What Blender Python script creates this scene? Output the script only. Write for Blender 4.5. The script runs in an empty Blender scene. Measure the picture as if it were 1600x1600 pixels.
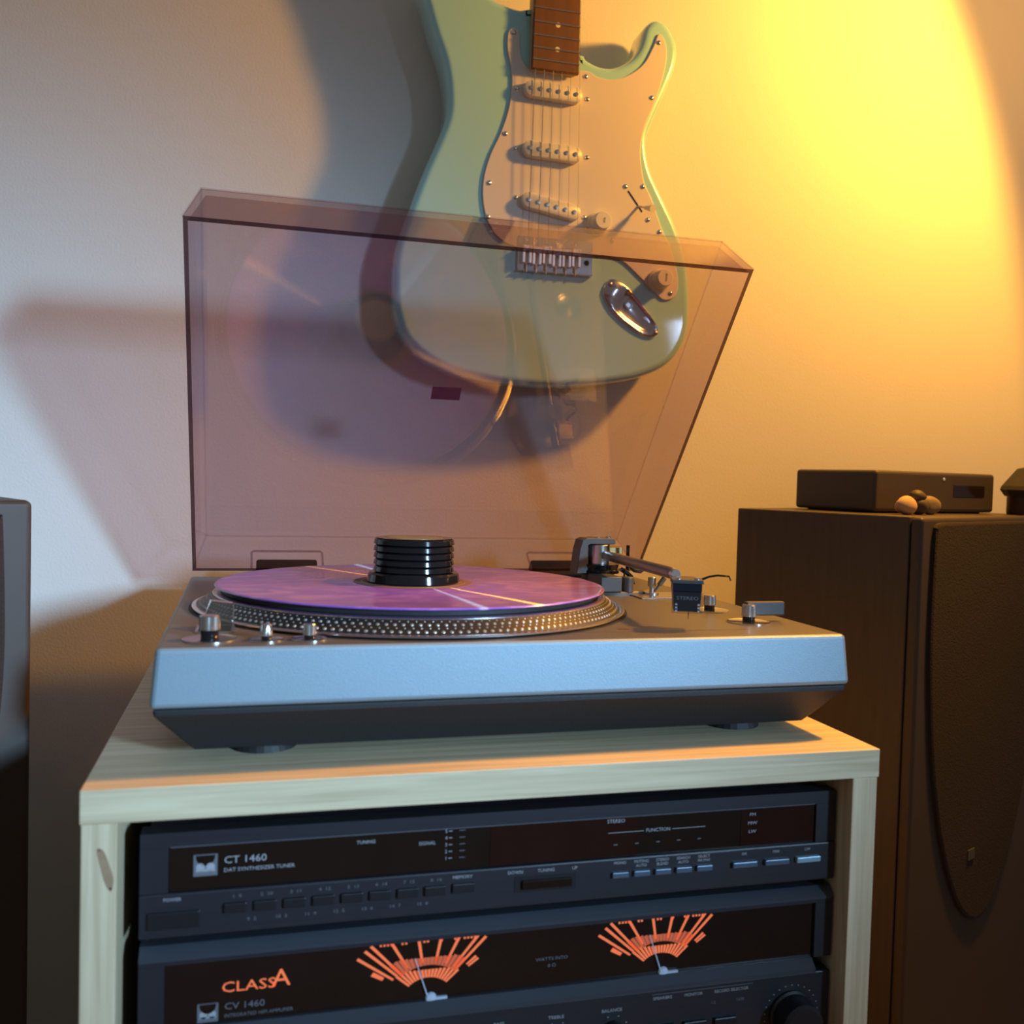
import bpy, bmesh, math, random
from mathutils import Vector, Matrix
from mathutils.geometry import tessellate_polygon
random.seed(3)
PI = math.pi
SC = bpy.context.scene
COL = SC.collection

# ------------------------------------------------------------------ camera, world, lights, exposure
def cam_basis(yaw, pitch, roll):
    f = Vector((math.sin(yaw)*math.cos(pitch), math.cos(yaw)*math.cos(pitch), math.sin(pitch)))
    r = Vector((math.cos(yaw), -math.sin(yaw), 0)); u = r.cross(f)
    return r*math.cos(roll)+u*math.sin(roll), -r*math.sin(roll)+u*math.cos(roll), f
cr, cu, cf = cam_basis(.2576, -.0360, .0273)
cam_data = bpy.data.cameras.new('camera'); cam = bpy.data.objects.new('camera', cam_data); COL.objects.link(cam)
CP = Vector((-.1130, -.7494, .1747))
cam.matrix_world = Matrix(((cr.x, cu.x, -cf.x, CP.x), (cr.y, cu.y, -cf.y, CP.y), (cr.z, cu.z, -cf.z, CP.z), (0, 0, 0, 1)))
cam_data.sensor_width = 36; cam_data.lens = 1502.2/1600*36
cam_data.clip_start = .01; cam_data.clip_end = 30
cam_data.dof.use_dof = True; cam_data.dof.focus_distance = .80; cam_data.dof.aperture_fstop = 7.0
SC.camera = cam

SC.view_settings.view_transform = 'Standard'; SC.view_settings.look = 'None'
SC.view_settings.gamma = 1; SC.view_settings.use_curve_mapping = False
SC.view_settings.exposure = 0.0

W = bpy.data.worlds.new('world'); SC.world = W; W.use_nodes = True
W.node_tree.nodes['Background'].inputs[0].default_value = (.95, .95, .92, 1)
W.node_tree.nodes['Background'].inputs[1].default_value = .13

def aim(o, loc, d):
    o.location = loc; o.rotation_euler = Vector(d).to_track_quat('-Z', 'Y').to_euler()
def light(kind, name, loc, d, energy, color):
    l = bpy.data.lights.new(name, kind); l.energy = energy; l.color = color
    o = bpy.data.objects.new(name, l); COL.objects.link(o); aim(o, loc, d); return l, o
# warm shaded lamp close to the wall, up on the right, just out of frame
LAMP = Vector((.70, -.050, .75))
lp, lpo = light('SPOT', 'warm_lamp', LAMP, (-.80, .30, -.40), 19, (1, .44, .045))
lp.spot_size = math.radians(156); lp.spot_blend = .12; lp.shadow_soft_size = .03
# the same lamp's reflector throws most of its light down
l2, l2o = light('SPOT', 'warm_lamp_beam', LAMP, (-.44, -.21, -.73), 29, (1, .40, .03))
l2.spot_size = math.radians(100); l2.spot_blend = 1; l2.shadow_soft_size = .03
# glow that leaks through the shade of the same lamp
lg, lgo = light('POINT', 'lamp_shade_glow', LAMP+Vector((.03, -.02, .02)), (0, 0, -1), 4.5, (1, .45, .08))
lg.shadow_soft_size = .06
# daylight from a narrow window far in front, right of the camera
WIN = Vector((1.58, -2.75, .70))
wl, wlo = light('AREA', 'window_daylight', WIN, Vector((-.44, .30, .02))-WIN, 1.75, (.44, .72, 1.0))
wl.shape = 'RECTANGLE'; wl.size = .26; wl.size_y = .36; wl.spread = math.radians(20)

# ------------------------------------------------------------------ materials
def new_mat(name):
    m = bpy.data.materials.new(name); m.use_nodes = True
    return m, m.node_tree, m.node_tree.nodes['Principled BSDF']
def mat(name, col, rough=.5, metal=0., scale=60., var=.08, bump=0., bscale=None, spec=.5, stretch=(1, 1, 1), coat=0., emit=None, est=0.):
    m, nt, b = new_mat(name); N = nt.nodes; L = nt.links
    tc = N.new('ShaderNodeTexCoord'); mp = N.new('ShaderNodeMapping'); mp.inputs['Scale'].default_value = stretch
    L.new(tc.outputs['Object'], mp.inputs[0])
    nz = N.new('ShaderNodeTexNoise'); nz.inputs['Scale'].default_value = scale; nz.inputs['Detail'].default_value = 4
    L.new(mp.outputs[0], nz.inputs['Vector'])
    mx = N.new('ShaderNodeMix'); mx.data_type = 'RGBA'
    mx.inputs['A'].default_value = (*[c*(1-var) for c in col], 1); mx.inputs['B'].default_value = (*[min(1, c*(1+var)) for c in col], 1)
    L.new(nz.outputs['Fac'], mx.inputs['Factor']); L.new(mx.outputs['Result'], b.inputs['Base Color'])
    b.inputs['Roughness'].default_value = rough; b.inputs['Metallic'].default_value = metal
    b.inputs['Specular IOR Level'].default_value = spec; b.inputs['Coat Weight'].default_value = coat; b.inputs['Coat Roughness'].default_value = .04
    if bump:
        n2 = N.new('ShaderNodeTexNoise'); n2.inputs['Scale'].default_value = bscale or scale; n2.inputs['Detail'].default_value = 3
        L.new(mp.outputs[0], n2.inputs['Vector'])
        bp = N.new('ShaderNodeBump'); bp.inputs['Strength'].default_value = bump; bp.inputs['Distance'].default_value = .001
        L.new(n2.outputs['Fac'], bp.inputs['Height']); L.new(bp.outputs[0], b.inputs['Normal'])
    if emit:
        b.inputs['Emission Color'].default_value = (*emit, 1); b.inputs['Emission Strength'].default_value = est
    return m
def clear_mat(name, tint, refl=1.0, rough=0.):
    """thin tinted acrylic: straight-through tinted transmission plus a two-sided Schlick gloss"""
    m, nt, b = new_mat(name); N = nt.nodes; L = nt.links; N.remove(b); out = N['Material Output']
    g = N.new('ShaderNodeNewGeometry'); dt = N.new('ShaderNodeVectorMath'); dt.operation = 'DOT_PRODUCT'
    L.new(g.outputs['Normal'], dt.inputs[0]); L.new(g.outputs['Incoming'], dt.inputs[1])
    ab = N.new('ShaderNodeMath'); ab.operation = 'ABSOLUTE'; L.new(dt.outputs['Value'], ab.inputs[0])
    su = N.new('ShaderNodeMath'); su.operation = 'SUBTRACT'; su.inputs[0].default_value = 1; L.new(ab.outputs[0], su.inputs[1])
    pw = N.new('ShaderNodeMath'); pw.operation = 'POWER'; pw.inputs[1].default_value = 5; L.new(su.outputs[0], pw.inputs[0])
    ma = N.new('ShaderNodeMath'); ma.operation = 'MULTIPLY_ADD'; ma.inputs[1].default_value = .96*refl; ma.inputs[2].default_value = .04*refl
    L.new(pw.outputs[0], ma.inputs[0])
    tr = N.new('ShaderNodeBsdfTransparent'); tr.inputs[0].default_value = (*tint, 1)
    gl = N.new('ShaderNodeBsdfGlossy'); gl.inputs['Roughness'].default_value = rough; gl.inputs['Color'].default_value = (1, 1, 1, 1)
    mx = N.new('ShaderNodeMixShader'); L.new(ma.outputs[0], mx.inputs[0]); L.new(tr.outputs[0], mx.inputs[1]); L.new(gl.outputs[0], mx.inputs[2])
    L.new(mx.outputs[0], out.inputs['Surface']); return m
def wood_mat(name, axis):
    m, nt, b = new_mat(name); N = nt.nodes; L = nt.links
    tc = N.new('ShaderNodeTexCoord'); mp = N.new('ShaderNodeMapping')
    mp.inputs['Scale'].default_value = {'x': (2.2, 60, 60), 'z': (60, 60, 2.2)}[axis]
    L.new(tc.outputs['Object'], mp.inputs[0])
    nz = N.new('ShaderNodeTexNoise'); nz.inputs['Scale'].default_value = 3.2; nz.inputs['Detail'].default_value = 8; nz.inputs['Distortion'].default_value = .6
    L.new(mp.outputs[0], nz.inputs['Vector'])
    rp = N.new('ShaderNodeValToRGB'); e = rp.color_ramp.elements
    e[0].position = .3; e[0].color = (.62, .50, .32, 1); e[1].position = .7; e[1].color = (.88, .75, .52, 1)
    L.new(nz.outputs['Fac'], rp.inputs[0]); L.new(rp.outputs[0], b.inputs['Base Color'])
    bp = N.new('ShaderNodeBump'); bp.inputs['Strength'].default_value = .25; bp.inputs['Distance'].default_value = .0006
    L.new(nz.outputs['Fac'], bp.inputs['Height']); L.new(bp.outputs[0], b.inputs['Normal'])
    b.inputs['Roughness'].default_value = .5; return m

M = dict(
    wall=mat('wall_paper', (.80, .78, .76), .9, scale=30, var=.02, bump=.30, bscale=420),
    floor=mat('floor_boards', (.25, .17, .10), .5, scale=20, var=.2, stretch=(.3, 6, 1)),
    plinth=mat('satin_silver', (.31, .41, .49), .50, .40, scale=900, var=.10, bump=.15, bscale=1500),
    topplate=mat('satin_grey_top', (.19, .185, .185), .42, .5, scale=900, var=.10, bump=.15, bscale=1500),
    base=mat('black_plastic', (.018, .018, .02), .55, scale=900, var=.3, bump=.2),
    black=mat('gloss_black', (.010, .010, .012), .10, scale=50, var=.1),
    rubber=mat('black_rubber', (.02, .02, .022), .6, scale=300, var=.2, bump=.2),
    alu=mat('machined_aluminium', (.72, .72, .72), .22, 1., scale=200, var=.05),
    band=mat('platter_band', (.03, .028, .028), .4, .3, scale=300, var=.2),
    chrome=mat('chrome', (.85, .86, .88), .16, 1., scale=30, var=.02),
    greymetal=mat('dark_grey_metal', (.10, .10, .105), .45, .3, scale=400, var=.1),
    armgrey=mat('grey_tube', (.30, .28, .29), .28, .9, scale=200, var=.05),
    brass=mat('brass', (.85, .62, .28), .25, 1., scale=100, var=.05),
    gold=mat('gold_label', (.42, .36, .16), .35, .4, scale=60, var=.3),
    label=mat('record_label', (.28, .14, .16), .6, scale=60, var=.15),
    body=mat('seafoam_lacquer', (.42, .80, .84), .30, scale=8, var=.03, coat=1.0),
    white=mat('white_plastic', (.80, .74, .70), .28, scale=30, var=.02, coat=.4),
    cream=mat('aged_white_plastic', (.80, .76, .66), .35, scale=30, var=.03),
    maple=mat('maple_neck', (.62, .42, .20), .4, scale=20, var=.15, stretch=(6, 6, .4)),
    rosewood=mat('rosewood_board', (.16, .07, .028), .5, scale=14, var=.45, stretch=(8, 8, .5)),
    fret=mat('nickel_fret', (.6, .55, .48), .3, 1., scale=30, var=.03),
    pearl=mat('pearl_dot', (.8, .78, .70), .3, scale=200, var=.1),
    string=mat('steel_string', (.65, .62, .58), .3, 1., scale=100, var=.05),
    speaker=mat('black_ash_veneer', (.065, .048, .040), .5, scale=40, var=.25, stretch=(4, 4, .4)),
    grille=mat('speaker_cloth', (.026, .020, .018), .9, scale=600, var=.4, bump=.5),
    boxm=mat('black_satin_case', (.055, .042, .036), .55, scale=200, var=.1),
    woodx=wood_mat('oak_foil_along', 'x'), woodz=wood_mat('oak_foil_upright', 'z'),
    dark_inside=mat('dark_board', (.05, .045, .04), .8, scale=50, var=.1),
    panel=mat('charcoal_front', (.028, .029, .038), .42, .2, scale=700, var=.15, stretch=(.05, 1, 1)),
    bevelstrip=mat('blue_grey_bevel', (.07, .085, .11), .35, .4, scale=500, var=.08, stretch=(.05, 1, 1)),
    window=mat('smoked_window', (.016, .010, .008), .12, scale=40, var=.2),
    display=mat('red_display', (.024, .009, .007), .12, scale=40, var=.2),
    btn=mat('dark_button', (.012, .013, .018), .4, scale=200, var=.1),
    btndaylit=mat('daylit_button', (.10, .15, .22), .35, .3, scale=200, var=.1),  # bluish daylight on the button tops is put into the colour
    btnglint=mat('window_glint_button', (.30, .48, .62), .35, .2, scale=200, var=.1),  # window reflection on the last band button, painted as its colour
    print=mat('pale_print', (.42, .43, .48), .6, scale=200, var=.05),
    dimprint=mat('dim_print', (.16, .17, .20), .6, scale=200, var=.05),
    glow=mat('orange_backlight', (.5, .12, .05), .5, scale=200, var=.05, emit=(1., .20, .075), est=.62),
    glowdim=mat('orange_backlight_dim', (.4, .1, .05), .5, scale=200, var=.05, emit=(1., .17, .06), est=.30),
    needle=mat('pale_needle', (.45, .55, .70), .4, scale=200, var=.05, emit=(.4, .55, .8), est=.10),
    sticker=mat('maroon_sticker', (.10, .022, .035), .6, scale=100, var=.1),
    lid=clear_mat('smoked_acrylic', (.82, .745, .775), 1.25),
    lidedge=clear_mat('smoked_acrylic_cut_edge', (.20, .15, .17), .6, .2),
    lidcorner=clear_mat('smoked_acrylic_corner_shade', (.93, .90, .91), .4, .1),
    hingeclear=clear_mat('hinge_surround', (.80, .74, .77), 2., .02),
    clear=clear_mat('clear_plastic', (.62, .66, .70), 7., .10),
    guard=clear_mat('clear_stylus_guard', (.84, .86, .90), 1.2, .02),
    cart=mat('cartridge_body', (.012, .014, .028), .2, scale=100, var=.1),
    stone=mat('tan_stone', (.55, .38, .24), .7, scale=60, var=.25, bump=.4),
    stonedark=mat('dark_stone', (.07, .055, .035), .6, scale=60, var=.4, bump=.6),
    pot=mat('dark_brown_glaze', (.05, .022, .012), .45, scale=40, var=.3),
    wool=mat('grey_cap', (.030, .026, .018), .7, scale=90, var=.3, bump=.4),
)
# purple marbled vinyl with fine grooves and a ring-wise anisotropic sheen
def vinyl():
    m, nt, b = new_mat('purple_marbled_vinyl'); N = nt.nodes; L = nt.links
    tc = N.new('ShaderNodeTexCoord'); mp = N.new('ShaderNodeMapping'); mp.inputs['Scale'].default_value = (1, 1.6, 1)
    L.new(tc.outputs['Object'], mp.inputs[0])
    nz = N.new('ShaderNodeTexNoise'); nz.inputs['Scale'].default_value = 22; nz.inputs['Detail'].default_value = 7; nz.inputs['Distortion'].default_value = 1.6
    L.new(mp.outputs[0], nz.inputs['Vector'])
    rp = N.new('ShaderNodeValToRGB'); e = rp.color_ramp.elements
    e[0].position = .36; e[0].color = (.30, .15, .80, 1); e[1].position = .68; e[1].color = (.54, .27, .86, 1)
    x = e.new(.52); x.color = (.40, .18, .82, 1)
    L.new(nz.outputs['Fac'], rp.inputs[0]); L.new(rp.outputs[0], b.inputs['Base Color'])
    b.inputs['Roughness'].default_value = .22
    tg = N.new('ShaderNodeTangent'); tg.direction_type = 'RADIAL'; tg.axis = 'Z'; 
    ga = N.new('ShaderNodeBsdfAnisotropic'); ga.inputs['Roughness'].default_value = .22; ga.inputs['Anisotropy'].default_value = .90; ga.inputs['Rotation'].default_value = 0.0
    L.new(tg.outputs[0], ga.inputs['Tangent']); mxs = N.new('ShaderNodeMixShader'); mxs.inputs[0].default_value = .08
    L.new(b.outputs[0], mxs.inputs[1]); L.new(ga.outputs[0], mxs.inputs[2]); L.new(mxs.outputs[0], N['Material Output'].inputs['Surface'])
    ln = N.new('ShaderNodeVectorMath'); ln.operation = 'LENGTH'; L.new(tc.outputs['Object'], ln.inputs[0])
    ml = N.new('ShaderNodeMath'); ml.operation = 'MULTIPLY'; ml.inputs[1].default_value = 5200; L.new(ln.outputs['Value'], ml.inputs[0])
    sn = N.new('ShaderNodeMath'); sn.operation = 'SINE'; L.new(ml.outputs[0], sn.inputs[0])
    bp = N.new('ShaderNodeBump'); bp.inputs['Strength'].default_value = .05; bp.inputs['Distance'].default_value = .0001
    L.new(sn.outputs[0], bp.inputs['Height']); L.new(bp.outputs[0], b.inputs['Normal'])
    b.inputs['Coat Weight'].default_value = .25; b.inputs['Coat Roughness'].default_value = .02
    return m
M['vinyl'] = vinyl()

# ------------------------------------------------------------------ helpers
def obj(name, bm, m, parent=None, smooth=None, mats=None, bevel=0, seg=2):
    bmesh.ops.recalc_face_normals(bm, faces=bm.faces)
    me = bpy.data.meshes.new(name); bm.to_mesh(me); bm.free()
    for k in (mats or [m]): me.materials.append(k)
    if smooth is not None:
        for p in me.polygons: p.use_smooth = True
        me.set_sharp_from_angle(angle=math.radians(smooth))
    o = bpy.data.objects.new(name, me); COL.objects.link(o)
    if parent: o.parent = parent
    if bevel:
        b = o.modifiers.new('bevel', 'BEVEL'); b.width = bevel; b.segments = seg; b.limit_method = 'ANGLE'; b.angle_limit = math.radians(40)
    return o
def tag(o, label=None, cat=None, group=None, kind=None):
    if label: o['label'] = label
    if cat: o['category'] = cat
    if group: o['group'] = group
    if kind: o['kind'] = kind
    return o
def thing(name, label, cat, loc=(0, 0, 0), rz=0, group=None):
    o = bpy.data.objects.new(name, None); COL.objects.link(o); o.empty_display_size = .05
    o.location = loc; o.rotation_euler = (0, 0, rz); return tag(o, label, cat, group)
def BM(): return bmesh.new()
def box(bm, x0, x1, y0, y1, z0, z1, mi=0):
    v = [bm.verts.new(c) for c in ((x0, y0, z0), (x1, y0, z0), (x1, y1, z0), (x0, y1, z0), (x0, y0, z1), (x1, y0, z1), (x1, y1, z1), (x0, y1, z1))]
    for q in ((0, 3, 2, 1), (4, 5, 6, 7), (0, 1, 5, 4), (1, 2, 6, 5), (2, 3, 7, 6), (3, 0, 4, 7)):
        f = bm.faces.new([v[i] for i in q]); f.material_index = mi
    return bm
def frustum(bm, a, za, b, zb):
    """a, b = (x0,x1,y0,y1) at za and zb"""
    v = [bm.verts.new(c) for q, z in ((a, za), (b, zb)) for c in ((q[0], q[2], z), (q[1], q[2], z), (q[1], q[3], z), (q[0], q[3], z))]
    for q in ((0, 3, 2, 1), (4, 5, 6, 7), (0, 1, 5, 4), (1, 2, 6, 5), (2, 3, 7, 6), (3, 0, 4, 7)): bm.faces.new([v[i] for i in q])
    return bm
def lathe(bm, prof, n=64, c=(0, 0, 0), M4=None):
    """prof = [(r,z)...] about Z; r=0 ends are closed"""
    rings = []
    for r, z in prof:
        if r < 1e-7: rings.append([bm.verts.new((0, 0, z))])
        else: rings.append([bm.verts.new((r*math.cos(2*PI*i/n), r*math.sin(2*PI*i/n), z)) for i in range(n)])
    for a, b in zip(rings, rings[1:]):
        for i in range(n):
            j = (i+1) % n
            q = [a[i % len(a)], a[j % len(a)], b[j % len(b)], b[i % len(b)]]
            u = []
            for w in q:
                if w not in u: u.append(w)
            if len(u) > 2: bm.faces.new(u)
    vs = [v for r in rings for v in r]
    if M4 is not None: bmesh.ops.transform(bm, matrix=M4, verts=vs)
    bmesh.ops.translate(bm, vec=Vector(c), verts=vs); return bm
def cyl(bm, r, z0, z1, c=(0, 0), n=32, r2=None, ch=0):
    r2 = r if r2 is None else r2
    p = [(0, z0), (r, z0), (r2, z1-ch)] + ([(r2-ch, z1)] if ch else []) + [(0, z1)]
    return lathe(bm, p, n, (c[0], c[1], 0))
def tube(bm, pts, r, n=12, cap=True):
    pts = [Vector(p) for p in pts]; rs = r if isinstance(r, (list, tuple)) else [r]*len(pts); rings = []
    for i, p in enumerate(pts):
        t = (pts[min(i+1, len(pts)-1)]-pts[max(i-1, 0)]).normalized()
        a = t.cross(Vector((0, 0, 1)));
        if a.length < 1e-3: a = t.cross(Vector((1, 0, 0)))
        a.normalize(); b = t.cross(a)
        rings.append([bm.verts.new(p+rs[i]*(a*math.cos(2*PI*k/n)+b*math.sin(2*PI*k/n))) for k in range(n)])
    for A, B in zip(rings, rings[1:]):
        for k in range(n): bm.faces.new((A[k], A[(k+1) % n], B[(k+1) % n], B[k]))
    if cap: bm.faces.new(rings[0]); bm.faces.new(rings[-1])
    return bm
def catmull(P, k=4):
    out = []; n = len(P)
    for i in range(n):
        a, b, c, d = (Vector(P[(i+j-1) % n]) for j in range(4))
        for s in range(k):
            t = s/k
            out.append(.5*((2*b)+(c-a)*t+(2*a-5*b+4*c-d)*t*t+(3*b-a-3*c+d)*t**3))
    return out
def inset(P, d):
    n = len(P); A = sum(P[i].x*P[(i+1) % n].y-P[(i+1) % n].x*P[i].y for i in range(n)); s = 1 if A > 0 else -1
    out = []
    for i in range(n):
        t = (P[(i+1) % n]-P[(i-1) % n]).normalized(); out.append(P[i]+Vector((-t.y, t.x))*s*d)
    return out
def slab(bm, P, levels):
    """P closed outline in (x,z); levels = [(inset, y)...] from front to back"""
    if len(P) > 20: levels = [(levels[0][0]+.0015, levels[0][1])]+list(levels)+[(levels[-1][0]+.0015, levels[-1][1])]
    rings = [[bm.verts.new((q.x, y, q.y)) for q in inset(P, d)] for d, y in levels]
    for A, B in zip(rings, rings[1:]):
        for i in range(len(A)): bm.faces.new((A[i], A[(i+1) % len(A)], B[(i+1) % len(A)], B[i]))
    for R_, ds in ((rings[0], 1), (rings[-1], -1)):
        for t in tessellate_polygon([[Vector((v_.co.x, v_.co.z, 0)) for v_ in R_]]):
            try: bm.faces.new([R_[i] for i in t])
            except ValueError: pass
    return bm
def text(body, x, z, h, y, m, parent, name='lettering', align='CENTER', sx=1.0, face='front', M4=None):
    cu_ = bpy.data.curves.new('t', 'FONT'); cu_.body = body; cu_.size = h/.72; cu_.align_x = align; cu_.align_y = 'CENTER'; cu_.extrude = .00005; cu_.resolution_u = 2
    to = bpy.data.objects.new('t', cu_); me = bpy.data.meshes.new_from_object(to)
    bpy.data.objects.remove(to); bpy.data.curves.remove(cu_)
    T = Matrix.Translation((x, y, z)) @ Matrix.Rotation(PI/2, 4, 'X') @ Matrix.Scale(sx, 4, (1, 0, 0))
    if M4 is not None: T = M4 @ Matrix.Scale(sx, 4, (1, 0, 0))
    me.transform(T); me.name = name; me.materials.clear(); me.materials.append(m)
    o = bpy.data.objects.new(name, me); COL.objects.link(o); o.parent = parent; return o

# ------------------------------------------------------------------ the setting
FZ = -.62
b = BM(); box(b, -3.2, 3.6, .30, .42, FZ, 1.9); tag(obj('wall_back', b, M['wall']), kind='structure')
b = BM(); box(b, -3.2, 3.6, -3.6, .42, FZ-.05, FZ); tag(obj('floor', b, M['floor']), kind='structure')

# ------------------------------------------------------------------ cabinet
CX, CW, CFY, CD, CT = .0439, .4954, -.1972, .44, .0192
cab = thing('cabinet', 'low open-fronted oak-look hi-fi cabinet under the turntable, holding tuner and amplifier', 'cabinet', (CX, 0, FZ))
H = -FZ
b = BM(); box(b, -CW/2, CW/2, CFY, CFY+CD, H-CT, H); obj('top_board', b, M['woodx'], cab, bevel=.0008)
for s in (-1, 1):
    b = BM(); x0, x1 = sorted((s*(CW/2-.0008), s*(CW/2-.0193))); box(b, x0, x1, CFY+.0008, CFY+CD-.002, 0, H-CT); obj('side_panel', b, M['woodz'], cab, bevel=.0006)
xi = CW/2-.0194
b = BM(); box(b, -xi, xi, CFY+.012, CFY+CD-.008, H-.262, H-.246); obj('shelf', b, M['woodx'], cab)
b = BM(); box(b, -xi, xi, CFY+.004, CFY+CD-.008, .03, .048); obj('bottom_board', b, M['woodx'], cab)
b = BM(); box(b, -xi, xi, CFY+CD-.007, CFY+CD-.003, .048, H-CT-.001); obj('back_panel', b, M['dark_inside'], cab)
b = BM()   # the dark knot on the left side panel's front edge
P = catmull([(-.2385+.0, -.033+H-.0), (-.2352, -.034+H), (-.2322, -.042+H), (-.2300, -.050+H), (-.2312, -.0565+H), (-.2342, -.052+H), (-.2368, -.042+H)], 4)
slab(b, P, [(0, CFY+.0005), (0, CFY+.0010)])
M['knot'] = mat('wood_knot', (.42, .28, .17), .6, scale=120, var=.35)
obj('knot', b, M['knot'], cab)

# ------------------------------------------------------------------ tuner
FY = -.182
def at(o, x0, x1, z0, z1, y0=FY, y1=FY+.01, name='panel', m=None, par=None, bevel=0.):
    b = BM(); box(b, x0, x1, y0, y1, z0, z1); return obj(name, b, m, par or o, bevel=bevel)
tun = thing('tuner', 'dark slim stereo tuner with a smoked display window, upper unit in the cabinet', 'tuner', (0, 0, -.0935))
tun.location = (0, 0, 0)
TX0, TX1, TT, TB = -.1745, .2705, -.0320, -.0925
at(tun, TX0+.004, TX1-.004, TB+.001, TT-.001, FY+.014, FY+.27, 'case', M['base'])
at(tun, TX0, TX1, TB, -.0668, FY, FY+.0139, 'front_panel', M['panel'], bevel=.001)
for q in ((TX0, TX1, -.0405, TT), (TX0, -.1592, -.0667, -.0406), (.2556, TX1, -.0667, -.0406)): at(tun, *q, FY+.001, FY+.0138, 'front_frame', M['panel'])
at(tun, -.1590, .2554, -.0665, -.0407, FY+.0025, FY+.0137, 'display_window', M['window'])
at(tun, .029, .127, -.0662, -.0412, FY+.0022, FY+.0026, 'frequency_display', M['display'])
at(tun, .200, .2545, -.0662, -.0412, FY+.0022, FY+.0026, 'frequency_display', M['display'])
at(tun, -.158, .254, -.0405, -.0402, FY+.0004, FY+.0012, 'trim_line', M['dimprint'])
def logo(par, x, z, s, y):
    b = BM(); box(b, x-s, x+s, y, y+.0002, z-s*.95, z+s*.95); lg_ = obj('emblem', b, M['dimprint'], par)
    b = BM(); P = [Vector((x+s*.82*math.cos(t), z+s*.9-.0002+s*.95*min(0, math.sin(t)))) for t in [PI+i*PI/10 for i in range(11)]]
    slab(b, P, [(0, y-.0002), (0, y)]); obj('emblem_arc', b, M['window'], lg_)
    b = BM()
    for sx_ in (-1, 1): lathe(b, [(0, 0), (s*.38, 0), (s*.38, .0001), (0, .0001)], 16, (x+sx_*s*.42, y-.0001, z-s*.18), Matrix.Rotation(PI/2, 4, 'X'))
    box(b, x-s*.8, x+s*.8, y-.0002, y, z-s*.55, z-s*.38); obj('emblem_dots', b, M['print'], lg_)
DW = FY+.0021
logo(tun, -.1391, -.0525, .0066, DW)
text('CT 1460', -.1290, -.0505, .0042, DW, M['print'], tun, align='LEFT', sx=1.15)
text('DAT SYNTHESIZER TUNER', -.1290, -.0563, .0022, DW, M['print'], tun, align='LEFT', sx=1.1)
text('TUNING', -.0475, -.0456, .0021, DW, M['print'], tun)
text('SIGNAL', -.0105, -.0490, .0022, DW, M['print'], tun)
for i in range(5):
    text(str(5-i), .0012, -.0424-.0042*i, .0022, DW, M['print'], tun)
    at(tun, .0028, .0050, -.0426-.0042*i, -.0422-.0042*i, DW, DW+.0002, 'scale_tick', M['print'])
    at(tun, .0095, .0130, -.0426-.0042*i, -.0422-.0042*i, DW, DW+.0002, 'scale_tick', M['dimprint'])
text('STEREO', .1116, -.0434, .0024, DW, M['print'], tun, sx=1.05)
text('FUNCTION', .1408, -.0508, .0023, DW, M['print'], tun, sx=1.05)
at(tun, .1064, .1308, -.0510, -.0507, DW, DW+.0002, 'print_line', M['print']); at(tun, .1508, .1742, -.0510, -.0507, DW, DW+.0002, 'print_line', M['print'])
for i in range(5): at(tun, .1105+i*.0146, .1130+i*.0146, -.0590, -.0584, DW, DW+.0002, 'indicator', M['dimprint'])
for i, w in enumerate(('FM', 'MW', 'LW')): text(w, .2085, -.0452-.0057*i, .0021, DW, M['print'], tun, sx=1.3)
BY = FY-.0001
text('POWER', -.1568, -.0703, .0020, BY, M['print'], tun)
at(tun, -.1700, -.1415, -.0868, -.0770, FY-.0016, FY+.001, 'power_button', M['btn'], bevel=.0006)
for i in range(8):
    x = -.1222+i*.01665
    at(tun, x-.0065, x+.0065, -.0803, -.0745, FY-.0018, FY+.001, 'preset_button', M['btn'], bevel=.0006)
    text('%d  %d' % (i+1, i+9), x+.0008, -.0711, .0019, BY, M['dimprint'], tun, sx=1.3)
    if i < 7: text('%d  %d' % (i+9, i+2), x+.0092, -.0851, .0019, BY, M['dimprint'], tun, sx=1.3)
at(tun, .0050, .0190, -.0800, -.0742, FY-.0018, FY+.001, 'memory_button', M['btn'], bevel=.0006)
text('MEMORY', .0115, -.0706, .0020, BY, M['print'], tun, sx=1.1)
for w, x in (('DOWN', .0450), ('TUNING', .0650), ('UP', .0838)): text(w, x, -.0706, .0021, BY, M['print'], tun)
at(tun, .0445, .0845, -.0835, -.0735, FY-.0003, FY+.001, 'rocker_recess', M['btn'])
at(tun, .0490, .0818, -.0815, -.0755, FY-.0022, FY+.001, 'tuning_rocker', M['window'], bevel=.0008)
for i, (a, c) in enumerate((('MONO', ''), ('MUTING', 'AUTO'), ('STEREO', 'BLEND'), ('SEARCH', 'AUTO'), ('SELECT', 'FM MW'))):
    x = .1143+i*.01465
    at(tun, x-.0056, x+.0056, -.0790, -.0752, FY-.0022, FY+.001, 'function_button', M['btndaylit'], bevel=.0006)
    text(a, x, -.0698, .0019, BY, M['print'], tun)
    if c: text(c, x, -.0725, .0019, BY, M['print'], tun)
at(tun, .172, .192, -.0680, -.0676, BY, FY, 'print_line', M['dimprint'])
for i, (w, mm) in enumerate((('FM', 'btndaylit'), ('MW', 'btndaylit'), ('LW', 'btnglint'))):
    x = .2020+i*.0236
    o = at(tun, x-.0090, x+.0090, -.0789, -.0750, FY-.0026, FY+.001, 'band_button', M[mm], bevel=.0007)
    if i == 2: o['label'] = 'band button with the window reflection painted in'
    text(w, x, -.0706, .0020, BY, M['print'], tun)
for x in (-.15, .24):
    for y in (-.15, .06):
        b = BM(); cyl(b, .010, -.0987, -.0915, (x, y), 20); obj('foot', b, M['rubber'], tun)

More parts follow.
